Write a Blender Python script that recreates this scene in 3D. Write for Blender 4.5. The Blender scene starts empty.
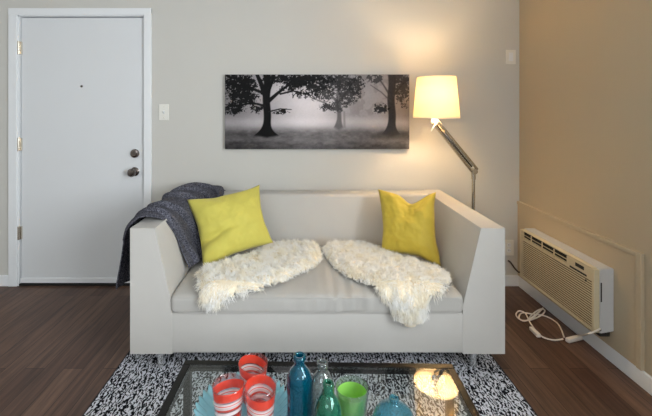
import bpy, bmesh, math, random
import numpy as np
from mathutils import Vector, Matrix, noise

random.seed(7); rng = np.random.default_rng(7)
SC = bpy.context.scene
COL = SC.collection
F, CX, CY, CAMZ, CAMY = 383.0, 304.0, 110.0, 1.33, -2.9   # focal length in px, vanishing point, camera height / place

def P(px, py, d):
    """point of the room seen at a pixel, d metres in front of the camera"""
    return Vector(((px-CX)*d/F, CAMY+d, CAMZ-(py-CY)*d/F))

# ------------------------------------------------------------------ materials
def s2l(c):
    return tuple((x/12.92 if x <= 0.04045 else ((x+0.055)/1.055)**2.4) for x in (v/255 for v in c))
def newmat(name):
    m = bpy.data.materials.new(name); m.use_nodes = True
    nt = m.node_tree; nt.nodes.clear()
    out = nt.nodes.new('ShaderNodeOutputMaterial')
    return m, nt, out
def N(nt, t, **kw):
    n = nt.nodes.new(t)
    for k, v in kw.items():
        if k in n.inputs: n.inputs[k].default_value = v
        else: setattr(n, k, v)
    return n
def principled(name, col, rough=.6, metal=0, bump=0, bscale=200, var=0, vscale=6, spec=.5, sheen=0, stretch=(1,1,1), trans=0):
    m, nt, out = newmat(name)
    b = N(nt, 'ShaderNodeBsdfPrincipled'); L = nt.links.new
    c = s2l(col)+(1,)
    b.inputs['Base Color'].default_value = c
    b.inputs['Roughness'].default_value = rough; b.inputs['Metallic'].default_value = metal
    b.inputs['Specular IOR Level'].default_value = spec
    if sheen: b.inputs['Sheen Weight'].default_value = sheen
    L(b.outputs[0], out.inputs[0])
    tc = N(nt, 'ShaderNodeTexCoord'); mp = N(nt, 'ShaderNodeMapping'); mp.inputs['Scale'].default_value = stretch
    L(tc.outputs['Object'], mp.inputs[0])
    nz = N(nt, 'ShaderNodeTexNoise', Scale=vscale, Detail=5.0); L(mp.outputs[0], nz.inputs['Vector'])
    if var:
        mx = N(nt, 'ShaderNodeMix', data_type='RGBA')
        mx.inputs[6].default_value = tuple(x*(1-var) for x in c[:3])+(1,)
        mx.inputs[7].default_value = tuple(min(1, x*(1+var)) for x in c[:3])+(1,)
        L(nz.outputs[0], mx.inputs[0]); L(mx.outputs[2], b.inputs['Base Color'])
    if bump:
        n2 = N(nt, 'ShaderNodeTexNoise', Scale=bscale, Detail=3.0); L(mp.outputs[0], n2.inputs['Vector'])
        bp = N(nt, 'ShaderNodeBump', Strength=bump, Distance=.002); L(n2.outputs[0], bp.inputs['Height']); L(bp.outputs[0], b.inputs['Normal'])
    return m
def glassy(name, tint, edge=None, rough=.02, density=.0, dens_col=(255,255,255), ior=1.45, edge_pow=.35):
    """thin walled clear / tinted glass: tinted see-through + fresnel gloss, denser towards its edges"""
    m, nt, out = newmat(name); L = nt.links.new
    tr = N(nt, 'ShaderNodeBsdfTransparent'); gl = N(nt, 'ShaderNodeBsdfGlossy', Roughness=rough)
    gl.inputs['Color'].default_value = (1,1,1,1)
    lw = N(nt, 'ShaderNodeLayerWeight', Blend=edge_pow)
    mx = N(nt, 'ShaderNodeMix', data_type='RGBA')
    mx.inputs[6].default_value = s2l(tint)+(1,); mx.inputs[7].default_value = s2l(edge or tint)+(1,)
    L(lw.outputs['Facing'], mx.inputs[0]); L(mx.outputs[2], tr.inputs['Color'])
    df = N(nt, 'ShaderNodeBsdfDiffuse'); df.inputs['Color'].default_value = s2l(dens_col)+(1,)
    tl = N(nt, 'ShaderNodeBsdfTranslucent'); tl.inputs['Color'].default_value = s2l(dens_col)+(1,)
    dt = N(nt, 'ShaderNodeMixShader'); L(df.outputs[0], dt.inputs[1]); L(tl.outputs[0], dt.inputs[2])
    m1 = N(nt, 'ShaderNodeMixShader', Fac=density); L(tr.outputs[0], m1.inputs[1]); L(dt.outputs[0], m1.inputs[2])
    f0 = ((ior-1)/(ior+1))**2
    lf = N(nt, 'ShaderNodeLayerWeight', Blend=.5); pw = N(nt, 'ShaderNodeMath', operation='POWER'); pw.inputs[1].default_value = 4.0
    fr = N(nt, 'ShaderNodeMath', operation='MULTIPLY_ADD'); fr.inputs[1].default_value = 1-f0; fr.inputs[2].default_value = f0
    L(lf.outputs['Facing'], pw.inputs[0]); L(pw.outputs[0], fr.inputs[0])
    m2 = N(nt, 'ShaderNodeMixShader'); L(fr.outputs[0], m2.inputs[0]); L(m1.outputs[0], m2.inputs[1]); L(gl.outputs[0], m2.inputs[2])
    L(m2.outputs[0], out.inputs[0])
    return m, nt, m1

WALL = principled('wall_paint', (196,194,188), .75, bump=.15, bscale=120, var=.02, vscale=2)
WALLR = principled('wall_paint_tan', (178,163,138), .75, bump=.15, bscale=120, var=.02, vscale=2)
CEIL = principled('ceiling_paint', (225,224,220), .9)
TRIM = principled('trim_white', (226,228,230), .4, bump=.03, bscale=60)
DOORM = principled('door_white', (214,216,218), .45, bump=.05, bscale=40, var=.015, vscale=3)
CHROME = principled('brushed_nickel', (214,206,192), .22, 1)
DARKMET = principled('dark_nickel', (120,112,108), .22, 1)
PLATEM = principled('switch_plastic', (222,220,212), .4)
BLACK = principled('black_recess', (14,13,12), .7)
SOFA = principled('sofa_fabric', (184,181,176), .85, bump=.35, bscale=420, var=.03, vscale=9, spec=.25, sheen=.1)
CUSH = principled('cushion_fabric', (172,169,164), .85, bump=.35, bscale=420, var=.035, vscale=7, spec=.25, sheen=.1)
PIPE = principled('seam_thread', (120,117,110), .9)
PILL = principled('pillow_yellow', (192,182,84), .7, bump=.3, bscale=260, var=.06, vscale=14, spec=.3, sheen=.15)
PILL2 = principled('pillow_mustard', (190,166,56), .6, bump=.3, bscale=260, var=.08, vscale=14, spec=.35, sheen=.15)
PELT = principled('pelt_hide', (226,214,190), .9)
LEGM = principled('polished_leg', (225,225,225), .12, .8)
FRAME = principled('black_bronze_metal', (9,8,7), .25, 0, spec=.28)
CANVAS = principled('canvas_side', (60,56,58), .8)
ACW = principled('ac_plastic', (200,188,158), .45, var=.03, vscale=8)
ACS = principled('ac_side_plastic', (190,190,190), .45)
ACD = principled('ac_dark', (30,26,22), .6)
CORD = principled('cord_white', (222,214,205), .5)
CORDD = principled('cable_dark', (60,42,30), .5)

def mat_floor():
    m, nt, out = newmat('dark_wood_laminate'); L = nt.links.new
    b = N(nt, 'ShaderNodeBsdfPrincipled'); L(b.outputs[0], out.inputs[0])
    tc = N(nt, 'ShaderNodeTexCoord'); mp = N(nt, 'ShaderNodeMapping')
    mp.inputs['Rotation'].default_value = (0,0,math.pi/2)
    L(tc.outputs['Object'], mp.inputs[0])
    br = N(nt, 'ShaderNodeTexBrick', Scale=1.0); br.offset = .37; br.squash = 1
    for k, v in {'Color1':s2l((76,53,43))+(1,), 'Color2':s2l((108,82,67))+(1,), 'Mortar':s2l((34,22,18))+(1,), 'Mortar Size':.0015,
                 'Brick Width':1.22, 'Row Height':.10, 'Bias':0.0}.items(): br.inputs[k].default_value = v
    L(mp.outputs[0], br.inputs['Vector'])
    mp2 = N(nt, 'ShaderNodeMapping'); mp2.inputs['Scale'].default_value = (28,1.6,1); L(tc.outputs['Object'], mp2.inputs[0])
    nz = N(nt, 'ShaderNodeTexNoise', Scale=1.6, Detail=8.0, Roughness=.6, Distortion=.6); L(mp2.outputs[0], nz.inputs['Vector'])
    rp = N(nt, 'ShaderNodeValToRGB'); rp.color_ramp.elements[0].position=.3; rp.color_ramp.elements[1].position=.72
    rp.color_ramp.elements[0].color=(.42,.40,.40,1); rp.color_ramp.elements[1].color=(1.35,1.32,1.3,1)
    L(nz.outputs[0], rp.inputs[0])
    mx = N(nt, 'ShaderNodeMix', data_type='RGBA', blend_type='MULTIPLY'); mx.inputs[0].default_value = 1
    L(br.outputs[0], mx.inputs[6]); L(rp.outputs[0], mx.inputs[7]); L(mx.outputs[2], b.inputs['Base Color'])
    b.inputs['Roughness'].default_value = .42; b.inputs['Specular IOR Level'].default_value = .4
    bp = N(nt, 'ShaderNodeBump', Strength=.12, Distance=.002); L(nz.outputs[0], bp.inputs['Height']); L(bp.outputs[0], b.inputs['Normal'])
    return m
FLOOR = mat_floor()

def mat_rug():
    m, nt, out = newmat('black_white_loop_rug'); L = nt.links.new
    b = N(nt, 'ShaderNodeBsdfPrincipled', Roughness=.95); L(b.outputs[0], out.inputs[0]); b.inputs['Specular IOR Level'].default_value=.1
    tc = N(nt, 'ShaderNodeTexCoord')
    mp = N(nt, 'ShaderNodeMapping'); mp.inputs['Scale'].default_value=(1,.62,1); L(tc.outputs['Object'], mp.inputs[0])
    nz = N(nt, 'ShaderNodeTexNoise', Scale=42.0, Detail=2.0, Distortion=3.2, Roughness=.5); L(mp.outputs[0], nz.inputs['Vector'])
    wv = N(nt, 'ShaderNodeTexWave', Scale=17.0, Distortion=12.0, Detail=2.0); wv.inputs['Detail Scale'].default_value=2.2
    L(mp.outputs[0], wv.inputs['Vector'])
    ad = N(nt, 'ShaderNodeMath', operation='ADD'); L(nz.outputs[0], ad.inputs[0])
    ml = N(nt, 'ShaderNodeMath', operation='MULTIPLY'); ml.inputs[1].default_value=.22; L(wv.outputs['Fac'], ml.inputs[0]); L(ml.outputs[0], ad.inputs[1])
    rp = N(nt, 'ShaderNodeValToRGB'); e = rp.color_ramp.elements
    e[0].position=.59; e[0].color=s2l((18,18,24))+(1,); e[1].position=.64; e[1].color=s2l((212,214,222))+(1,)
    L(ad.outputs[0], rp.inputs[0]); L(rp.outputs[0], b.inputs['Base Color'])
    bp = N(nt, 'ShaderNodeBump', Strength=.6, Distance=.006); L(ad.outputs[0], bp.inputs['Height']); L(bp.outputs[0], b.inputs['Normal'])
    return m
RUG = mat_rug()
RUGE = principled('rug_binding', (30,28,34), .9)

def mat_throw():
    m, nt, out = newmat('charcoal_heather_knit'); L = nt.links.new
    b = N(nt, 'ShaderNodeBsdfPrincipled', Roughness=.95); L(b.outputs[0], out.inputs[0]); b.inputs['Specular IOR Level'].default_value=.1
    tc = N(nt, 'ShaderNodeTexCoord')
    nz = N(nt, 'ShaderNodeTexNoise', Scale=150.0, Detail=3.0); L(tc.outputs['Object'], nz.inputs['Vector'])
    rp = N(nt, 'ShaderNodeValToRGB'); e = rp.color_ramp.elements
    e[0].position=.38; e[0].color=s2l((44,45,54))+(1,); e[1].position=.68; e[1].color=s2l((112,112,122))+(1,)
    L(nz.outputs[0], rp.inputs[0]); L(rp.outputs[0], b.inputs['Base Color'])
    bp = N(nt, 'ShaderNodeBump', Strength=.5, Distance=.003); L(nz.outputs[0], bp.inputs['Height']); L(bp.outputs[0], b.inputs['Normal'])
    return m
THROW = mat_throw()

def mat_fur():
    m, nt, out = newmat('cream_sheepskin_wool'); L = nt.links.new
    b = N(nt, 'ShaderNodeBsdfPrincipled', Roughness=.8); b.inputs['Specular IOR Level'].default_value=.2
    tl = N(nt, 'ShaderNodeBsdfTranslucent')
    tc = N(nt, 'ShaderNodeTexCoord')
    nz = N(nt, 'ShaderNodeTexNoise', Scale=16.0, Detail=3.0); L(tc.outputs['Object'], nz.inputs['Vector'])
    rp = N(nt, 'ShaderNodeValToRGB'); e = rp.color_ramp.elements
    e[0].position=.36; e[0].color=s2l((252,247,234))+(1,); e[1].position=.55; e[1].color=s2l((254,253,250))+(1,)
    L(nz.outputs[0], rp.inputs[0]); L(rp.outputs[0], b.inputs['Base Color']); L(rp.outputs[0], tl.inputs['Color'])
    mx = N(nt, 'ShaderNodeMixShader', Fac=.3); L(b.outputs[0], mx.inputs[1]); L(tl.outputs[0], mx.inputs[2]); L(mx.outputs[0], out.inputs[0])
    return m
FUR = mat_fur()

def mat_print():
    m, nt, out = newmat('canvas_print'); L = nt.links.new
    b = N(nt, 'ShaderNodeBsdfPrincipled', Roughness=.5); L(b.outputs[0], out.inputs[0]); b.inputs['Specular IOR Level'].default_value=.12
    at = N(nt, 'ShaderNodeAttribute', attribute_name='print'); L(at.outputs['Color'], b.inputs['Base Color'])
    return m
PRINT = mat_print()

def mat_shade():
    m, nt, out = newmat('lamp_shade_paper'); L = nt.links.new
    d = N(nt, 'ShaderNodeBsdfDiffuse'); d.inputs[0].default_value = s2l((250,238,214))+(1,)
    t = N(nt, 'ShaderNodeBsdfTranslucent'); t.inputs[0].default_value = s2l((252,236,200))+(1,)
    mx = N(nt, 'ShaderNodeMixShader', Fac=.24); L(d.outputs[0], mx.inputs[1]); L(t.outputs[0], mx.inputs[2]); L(mx.outputs[0], out.inputs[0])
    return m
SHADE = mat_shade()
def mat_emit(name, col, s):
    m, nt, out = newmat(name); e = N(nt, 'ShaderNodeEmission', Strength=s); e.inputs[0].default_value = s2l(col)+(1,)
    nt.links.new(e.outputs[0], out.inputs[0]); return m
BULB = mat_emit('lamp_bulb', (255,222,160), 14)
_nt=BULB.node_tree; _tr=N(_nt,'ShaderNodeBsdfTransparent'); _mx=N(_nt,'ShaderNodeMixShader',Fac=.3)
_em=[n for n in _nt.nodes if n.type=='EMISSION'][0]; _ou=[n for n in _nt.nodes if n.type=='OUTPUT_MATERIAL'][0]
_nt.links.new(_tr.outputs[0],_mx.inputs[1]); _nt.links.new(_em.outputs[0],_mx.inputs[2]); _nt.links.new(_mx.outputs[0],_ou.inputs[0])

TABLEG, _, _ = glassy('table_glass', (243,247,245), (226,232,229), .0, ior=1.52)
EDGEG = principled('glass_edge', (40,70,62), .1)
TEAL, _, _ = glassy('teal_glass', (90,208,222), (8,140,168), .03, density=.18, dens_col=(5,150,178))
CLEAR, _, _ = glassy('clear_glass', (236,240,240), (170,178,180), .03, density=.06, dens_col=(225,228,230))
SEAG, _, _ = glassy('sea_green_glass', (165,222,205), (70,165,145), .03, density=.14, dens_col=(90,190,165))
AQUA, _, _ = glassy('aqua_glass', (205,236,242), (120,185,198), .03, density=.10, dens_col=(150,215,230))
LIME, _, _ = glassy('lime_glass', (215,246,165), (190,232,130), .05, density=.6, dens_col=(190,238,135))
CLEARP, _, _ = glassy('clear_acrylic', (240,244,242), (190,205,196), .05, density=.07, dens_col=(230,240,235))
DISH, _, _ = glassy('turquoise_glass', (215,246,252), (180,236,246), .06, density=.55, dens_col=(185,240,252))

def mat_tumbler():
    m, nt, m1 = glassy('red_white_banded_acrylic', (248,240,240), (225,205,205), .05)
    L = nt.links.new
    tc = N(nt, 'ShaderNodeTexCoord'); sp = N(nt, 'ShaderNodeSeparateXYZ'); L(tc.outputs['Object'], sp.inputs[0])
    a = N(nt, 'ShaderNodeMath', operation='MULTIPLY_ADD'); a.inputs[1].default_value=.24; L(sp.outputs[0], a.inputs[0]); L(sp.outputs[2], a.inputs[2])
    s = N(nt, 'ShaderNodeMath', operation='DIVIDE'); s.inputs[1].default_value=.12; L(a.outputs[0], s.inputs[0])
    def ramp(stops):
        r = N(nt, 'ShaderNodeValToRGB'); r.color_ramp.interpolation='CONSTANT'; e = r.color_ramp.elements
        e[0].position=stops[0][0]; e[0].color=stops[0][1]; e[1].position=stops[1][0]; e[1].color=stops[1][1]
        for p, c in stops[2:]:
            k = e.new(p); k.color = c
        L(s.outputs[0], r.inputs[0]); return r
    R_ = s2l((240,84,60))+(1,); W_ = s2l((250,246,246))+(1,)
    rc = ramp([(0,R_),(.12,W_),(.2,R_),(.34,W_),(.44,R_),(.52,W_),(.6,R_),(.62,W_),(.70,R_)])
    o=(0.06,)*3+(1,); f=(.55,)*3+(1,); h=(.7,)*3+(1,)
    rd = ramp([(0,f),(.12,o),(.2,f),(.30,o),(.36,h),(.44,o),(.48,f),(.58,h),(.66,o),(.70,h),(.90,o)])
    for n in nt.nodes:
        if n.type in ('BSDF_DIFFUSE','BSDF_TRANSLUCENT'): L(rc.outputs[0], n.inputs[0])
    L(rd.outputs[0], m1.inputs[0])
    return m
TUMB = mat_tumbler()

# ------------------------------------------------------------------ mesh helpers
def wloc(o):
    v = Vector(o.location)
    while o.parent: o = o.parent; v += Vector(o.location)
    return v
def link_mesh(name, bm, mat, parent=None, smooth=False, origin=None):
    """ONE mesh object; the bmesh is in room coordinates"""
    if not isinstance(mat, (list, tuple)): mat = [mat]
    if parent is not None: off = wloc(parent); loc = Vector((0,0,0))
    else:
        if origin is None:
            xs=[v.co.x for v in bm.verts]; ys=[v.co.y for v in bm.verts]; zs=[v.co.z for v in bm.verts]
            origin = Vector(((min(xs)+max(xs))/2, (min(ys)+max(ys))/2, min(zs)))
        off = Vector(origin); loc = off
    for v in bm.verts: v.co -= off
    me = bpy.data.meshes.new(name); bm.to_mesh(me); bm.free()
    for m in mat: me.materials.append(m)
    if smooth:
        me.polygons.foreach_set('use_smooth', [True]*len(me.polygons))
        if smooth == 'auto':
            try: me.set_sharp_from_angle(angle=math.radians(38))
            except Exception: pass
    o = bpy.data.objects.new(name, me); COL.objects.link(o)
    o.location = loc
    if parent is not None: o.parent = parent
    return o
def thing(name, label, cat, loc, group=None):
    o = bpy.data.objects.new(name, None); COL.objects.link(o); o.location = loc; o.empty_display_size=.05
    return tag(o, label, cat, group)
def tag(o, label, cat, group=None):
    o['label']=label; o['category']=cat
    if group: o['group']=group
    return o
def struct(name, bm, mat, parent=None, **k):
    o = link_mesh(name, bm, mat, parent, **k)
    if parent is None: o['kind']='structure'
    return o
def hexa(bm, p, bev=0, seg=3):
    """p: 8 points, bottom 4 ccw then top 4"""
    vs=[bm.verts.new(q) for q in p]
    fs=[bm.faces.new([vs[i] for i in f]) for f in ((3,2,1,0),(4,5,6,7),(0,1,5,4),(1,2,6,5),(2,3,7,6),(3,0,4,7))]
    if bev:
        es=list({e for f in fs for e in f.edges})
        bmesh.ops.bevel(bm, geom=es, offset=bev, segments=seg, affect='EDGES', profile=.5, clamp_overlap=True)
    return bm
def box(bm, x0,x1,y0,y1,z0,z1, bev=0, seg=2):
    return hexa(bm, [(x0,y0,z0),(x1,y0,z0),(x1,y1,z0),(x0,y1,z0),(x0,y0,z1),(x1,y0,z1),(x1,y1,z1),(x0,y1,z1)], bev, seg)
def B(*a, **k): return box(bmesh.new(), *a, **k)
def tube(bm, pts, r, n=10, cap=True):
    pts=[Vector(p) for p in pts]; rs = r if isinstance(r,(list,tuple)) else [r]*len(pts)
    rings=[]; up=None
    for i,p in enumerate(pts):
        t=(pts[min(i+1,len(pts)-1)]-pts[max(i-1,0)]).normalized()
        if up is None: up = Vector((0,0,1)) if abs(t.z)<.9 else Vector((1,0,0))
        a=(up-t*up.dot(t)).normalized(); b=t.cross(a); up=a
        rings.append([bm.verts.new(p+(a*math.cos(2*math.pi*k/n)+b*math.sin(2*math.pi*k/n))*rs[i]) for k in range(n)])
    for i in range(len(rings)-1):
        for k in range(n): bm.faces.new((rings[i][k],rings[i][(k+1)%n],rings[i+1][(k+1)%n],rings[i+1][k]))
    if cap: bm.faces.new(rings[0][::-1]); bm.faces.new(rings[-1])
    return bm
def smoothpath(pts, n=8):
    pts=[Vector(p) for p in pts]; out=[]
    for i in range(len(pts)-1):
        p0=pts[max(i-1,0)];p1=pts[i];p2=pts[i+1];p3=pts[min(i+2,len(pts)-1)]
        for k in range(n):
            t=k/n; out.append(.5*((2*p1)+(p2-p0)*t+(2*p0-5*p1+4*p2-p3)*t*t+(3*p1-p0-3*p2+p3)*t**3))
    out.append(pts[-1]); return out
def lathe(bm, prof, c, n=48, axis='z', close=False):
    """prof: list of (r, h); c: centre"""
    c=Vector(c); rings=[]
    for r,h in prof:
        if r<1e-6:
            q = Vector((0,0,h)) if axis=='z' else (Vector((h,0,0)) if axis=='x' else Vector((0,h,0)))
            rings.append([bm.verts.new(c+q)]); continue
        ring=[]
        for k in range(n):
            a=2*math.pi*k/n
            if axis=='z': q=Vector((r*math.cos(a),r*math.sin(a),h))
            elif axis=='y': q=Vector((r*math.cos(a),h,-r*math.sin(a)))
            else: q=Vector((h,r*math.cos(a),r*math.sin(a)))
            ring.append(bm.verts.new(c+q))
        rings.append(ring)
    prs=list(zip(rings,rings[1:]))
    if close: prs.append((rings[-1],rings[0]))
    for A,Bq in prs:
        for k in range(n):
            k2=(k+1)%n
            if len(A)==1 and len(Bq)==1: break
            if len(A)==1: bm.faces.new((A[0],Bq[k2],Bq[k]))
            elif len(Bq)==1: bm.faces.new((A[k],A[k2],Bq[0]))
            else: bm.faces.new((A[k],A[k2],Bq[k2],Bq[k]))
    return bm
def prism(bm, poly, axis, a, b, bev=0):
    """poly of 2D points extruded along axis from a to b"""
    def q(u,v,w): return {'x':(w,u,v),'y':(u,w,v),'z':(u,v,w)}[axis]
    A=[bm.verts.new(q(u,v,a)) for u,v in poly]; C=[bm.verts.new(q(u,v,b)) for u,v in poly]
    fs=[bm.faces.new(A),bm.faces.new(C[::-1])]
    n=len(poly)
    for i in range(n): fs.append(bm.faces.new((A[i],C[i],C[(i+1)%n],A[(i+1)%n])))
    bmesh.ops.recalc_face_normals(bm, faces=fs)
    if bev: bmesh.ops.bevel(bm, geom=list({e for f in fs for e in f.edges}), offset=bev, segments=2, affect='EDGES', clamp_overlap=True)
    return bm
def grid(bm, f, nu, nv, closed_u=False):
    vs=[[bm.verts.new(f(i/nu,j/nv)) for j in range(nv+1)] for i in range(nu+(0 if closed_u else 1))]
    m=len(vs)
    for i in range(nu):
        for j in range(nv):
            bm.faces.new((vs[i][j],vs[(i+1)%m][j],vs[(i+1)%m][j+1],vs[i][j+1]))
    return bm

# ------------------------------------------------------------------ the room
XR, XL, YF, ZC = 1.63, -3.3, -5.2, 2.46
struct('floor', B(XL,XR,YF,0,-.06,0), FLOOR)
struct('ceiling', B(XL-.1,XR+.1,YF-.1,.1,ZC,ZC+.08), CEIL)
# back wall with the door opening
DX0, DX1, DZ = -2.16, -1.205, 2.045
bm=bmesh.new(); box(bm,XL-.1,DX0,0,.12,-.06,ZC); box(bm,DX1,XR+.1,0,.12,-.06,ZC); box(bm,DX0,DX1,0,.12,DZ,ZC); struct('wall_back', bm, WALL)
struct('wall_left', B(XL-.1,XL,YF-.1,0,-.06,ZC), WALL)
# right wall with a window nearer the camera
WY0, WY1, WZ0, WZ1 = -4.6, -2.3, .90, 2.2
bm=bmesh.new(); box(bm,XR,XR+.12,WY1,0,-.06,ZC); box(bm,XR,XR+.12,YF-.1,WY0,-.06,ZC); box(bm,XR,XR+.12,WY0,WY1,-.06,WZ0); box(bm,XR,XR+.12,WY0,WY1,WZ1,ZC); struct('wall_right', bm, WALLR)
# front wall behind the camera, with a made-up window added for fill light
VX0, VX1 = -2.2, -.2; VZ0 = 1.3
bm=bmesh.new(); box(bm,XL,VX0,YF-.12,YF,-.06,ZC); box(bm,VX1,XR,YF-.12,YF,-.06,ZC); box(bm,VX0,VX1,YF-.12,YF,-.06,VZ0); box(bm,VX0,VX1,YF-.12,YF,WZ1,ZC); struct('wall_front', bm, WALL)
PANE,_,_ = glassy('window_pane', (250,252,252), ior=1.45)
bm=bmesh.new()
for a,b_,c,d in ((WY0,WY1,WZ0,WZ0+.05),(WY0,WY1,WZ1-.05,WZ1),(WY0,WY0+.05,WZ0,WZ1),(WY1-.05,WY1,WZ0,WZ1),((WY0+WY1)/2-.02,(WY0+WY1)/2+.02,WZ0,WZ1)): box(bm,XR+.03,XR+.09,a,b_,c,d)
w1=struct('window_1', bm, TRIM); struct('pane', B(XR+.055,XR+.061,WY0+.04,WY1-.04,WZ0+.04,WZ1-.04), PANE, w1)
bm=bmesh.new()
for a,b_,c,d in ((VX0,VX1,VZ0,VZ0+.05),(VX0,VX1,WZ1-.05,WZ1),(VX0,VX0+.05,VZ0,WZ1),(VX1-.05,VX1,VZ0,WZ1),((VX0+VX1)/2-.02,(VX0+VX1)/2+.02,VZ0,WZ1)): box(bm,a,b_,YF-.09,YF-.03,c,d)
w2=struct('fill_window', bm, TRIM); struct('pane', B(VX0+.04,VX1-.04,YF-.061,YF-.055,VZ0+.04,WZ1-.04), PANE, w2)

# door
bm=bmesh.new()
for x0,x1,z0,z1 in ((-2.228,-2.162,0,2.095),(-1.207,-1.150,0,2.095)): 
    box(bm,x0,x1,-.018,0,z0,z1,.004); 
box(bm,-2.228,-1.150,-.019,-.0005,2.045,2.098,.004)
box(bm,-2.164,-2.155,-.006,.10,0,2.05); box(bm,-1.212,-1.203,-.006,.10,0,2.05); box(bm,-2.164,-1.203,-.006,.10,2.038,2.047)
d1=struct('door_1', bm, TRIM)
def slab_bm():
    return B(-2.150,-1.215,.012,.052,.055,2.032,.003)
struct('door_panel', slab_bm(), DOORM, d1)
struct('door_sweep', B(-2.152,-1.213,.002,.055,.018,.056,.003), TRIM, d1)
struct('threshold', B(-2.155,-1.212,-.004,.10,.0005,.014), BLACK, d1)
for z in (1.80,1.07,.40):
    bm=bmesh.new(); tube(bm,[(-2.156,-.006,z-.05),(-2.156,-.006,z+.05)],.009,12); box(bm,-2.172,-2.140,-.001,.014,z-.048,z+.048)
    link_mesh('hinge', bm, CHROME, d1, smooth='auto')
def knob(name, x, z, prof, mat):
    bm=bmesh.new(); lathe(bm, prof, (x,.012,z), 28, 'y'); bmesh.ops.recalc_face_normals(bm, faces=bm.faces); return link_mesh(name, bm, mat, d1, smooth='auto')
knob('deadbolt', -1.285, 1.0, [(0,0),(.033,0),(.034,-.006),(.030,-.014),(.018,-.016),(.018,-.022),(0,-.022)], DARKMET)
kn=knob('door_knob', -1.285, .862, [(0,0),(.033,0),(.034,-.006),(.028,-.010),(.013,-.014),(.012,-.03),(.022,-.04),(.031,-.052),(.031,-.066),(.022,-.078),(0,-.08)], DARKMET)
knob('peephole', -1.69, 1.51, [(0,0),(.009,0),(.009,-.004),(.006,-.006),(0,-.006)], DARKMET)
bm=B(-1.2165,-1.2125,.008,.04,.83,.89); link_mesh('latch_plate', bm, DARKMET, d1)

# baseboards
def baseboard(name, x0,x1,y0,y1):
    bm=bmesh.new(); box(bm,x0,x1,y0,y1,0,.082,.004); struct(name,bm,TRIM)
baseboard('baseboard_back', -1.150, XR, -.014, 0)
baseboard('baseboard_left', XL, -2.229, -.014, 0)
baseboard('baseboard_right', XR-.014, XR, -5.2, -.014)
# raised access panel on the right wall round the air conditioner
PX=XR-.02
bm=bmesh.new(); box(bm,PX+.006,XR,-1.058,-.002,.082,.632); 
box(bm,PX,XR,-1.07,-1.04,.082,.642,.003); box(bm,PX,XR,-1.04,-.001,.618,.6425,.003)
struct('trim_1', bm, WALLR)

# plates on the back wall
def plate(name, px, py, w, h, label, cat, kind, group=None):
    c=P(px,py,2.9); t=thing(name,label,cat,(c.x,0,c.z-h/2),group)
    link_mesh('cover_plate', B(c.x-w/2,c.x+w/2,-.007,0,c.z-h/2,c.z+h/2,.003), PLATEM, t)
    if kind=='switch':
        bm=hexa(bmesh.new(),[(c.x-.006,-.016,c.z-.002),(c.x+.006,-.016,c.z-.002),(c.x+.006,-.006,c.z-.013),(c.x-.006,-.006,c.z-.013),(c.x-.005,-.018,c.z+.006),(c.x+.005,-.018,c.z+.006),(c.x+.006,-.006,c.z+.013),(c.x-.006,-.006,c.z+.013)])
        bmesh.ops.recalc_face_normals(bm, faces=bm.faces)
        link_mesh('toggle', bm, TRIM, t)
        for s in (-1,1): link_mesh('screw', lathe(bmesh.new(),[(0,-.0085),(.003,-.008),(.003,-.006)],(c.x,0,c.z+s*.042),10,'y'), CHROME, t)
    elif kind=='rocker':
        link_mesh('rocker', B(c.x-.016,c.x+.016,-.010,-.006,c.z-.032,c.z+.032,.002), TRIM, t)
    else:
        for s in (-1,1):
            bm=lathe(bmesh.new(),[(0,-.0095),(.016,-.009),(.017,-.006)],(c.x,0,c.z+s*.02),20,'y')
            so=link_mesh('socket', bm, TRIM, t)
            bm=bmesh.new(); box(bm,c.x-.007,c.x-.005,-.0100,-.0085,c.z+s*.02-.001,c.z+s*.02+.007); box(bm,c.x+.005,c.x+.007,-.0100,-.0085,c.z+s*.02-.001,c.z+s*.02+.007)
            link_mesh('slot', bm, BLACK, so)
plate('light_switch', 164.2, 112.3, .076, .122, 'white toggle light switch plate on the wall beside the door', 'light switch', 'switch')
plate('wall_switch', 510.5, 57, .075, .108, 'small white switch plate high on the wall near the right corner', 'light switch', 'rocker')
plate('wall_outlet', 508.5, 247.5, .075, .118, 'white electrical outlet low on the wall behind the right sofa arm', 'outlet', 'outlet')
# dark cable end hanging in the corner beside the air conditioner
bm=tube(bmesh.new(), smoothpath([(1.545,-.004,.19),(1.55,-.03,.185),(1.57,-.05,.15),(1.585,-.08,.135),(1.60,-.10,.16)]), .006, 8)
tag(link_mesh('corner_cable', bm, CORDD, smooth=True), 'short dark cable stub in the corner beyond the air conditioner', 'cable')

# ------------------------------------------------------------------ rug
rz=.012
RX0,RX1,RY0,RY1=-.957,1.010,-3.6,-.74
rt=thing('area_rug','black and white squiggle patterned rug under the sofa and glass table','rug',((RX0+RX1)/2,(RY0+RY1)/2,0))
bm=bmesh.new(); nu,nv=120,170
def fr(u,v):
    x=RX0+.006+(RX1-RX0-.012)*u; y=RY0+(RY1-RY0)*v
    return (x,y,rz+.0015*noise.noise(Vector((x*40,y*40,0))))
grid(bm,fr,nu,nv)
link_mesh('pile', bm, RUG, rt, smooth=True)
bm=bmesh.new(); 
for x in (RX0+.004,RX1-.004): tube(bm,[(x,RY0,.0065),(x,RY1,.0065)],.0065,8)
for y in (RY0+.004,RY1-.004): tube(bm,[(RX0,y,.0065),(RX1,y,.0065)],.0065,8)
link_mesh('binding', bm, RUGE, rt, smooth=True)

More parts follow.
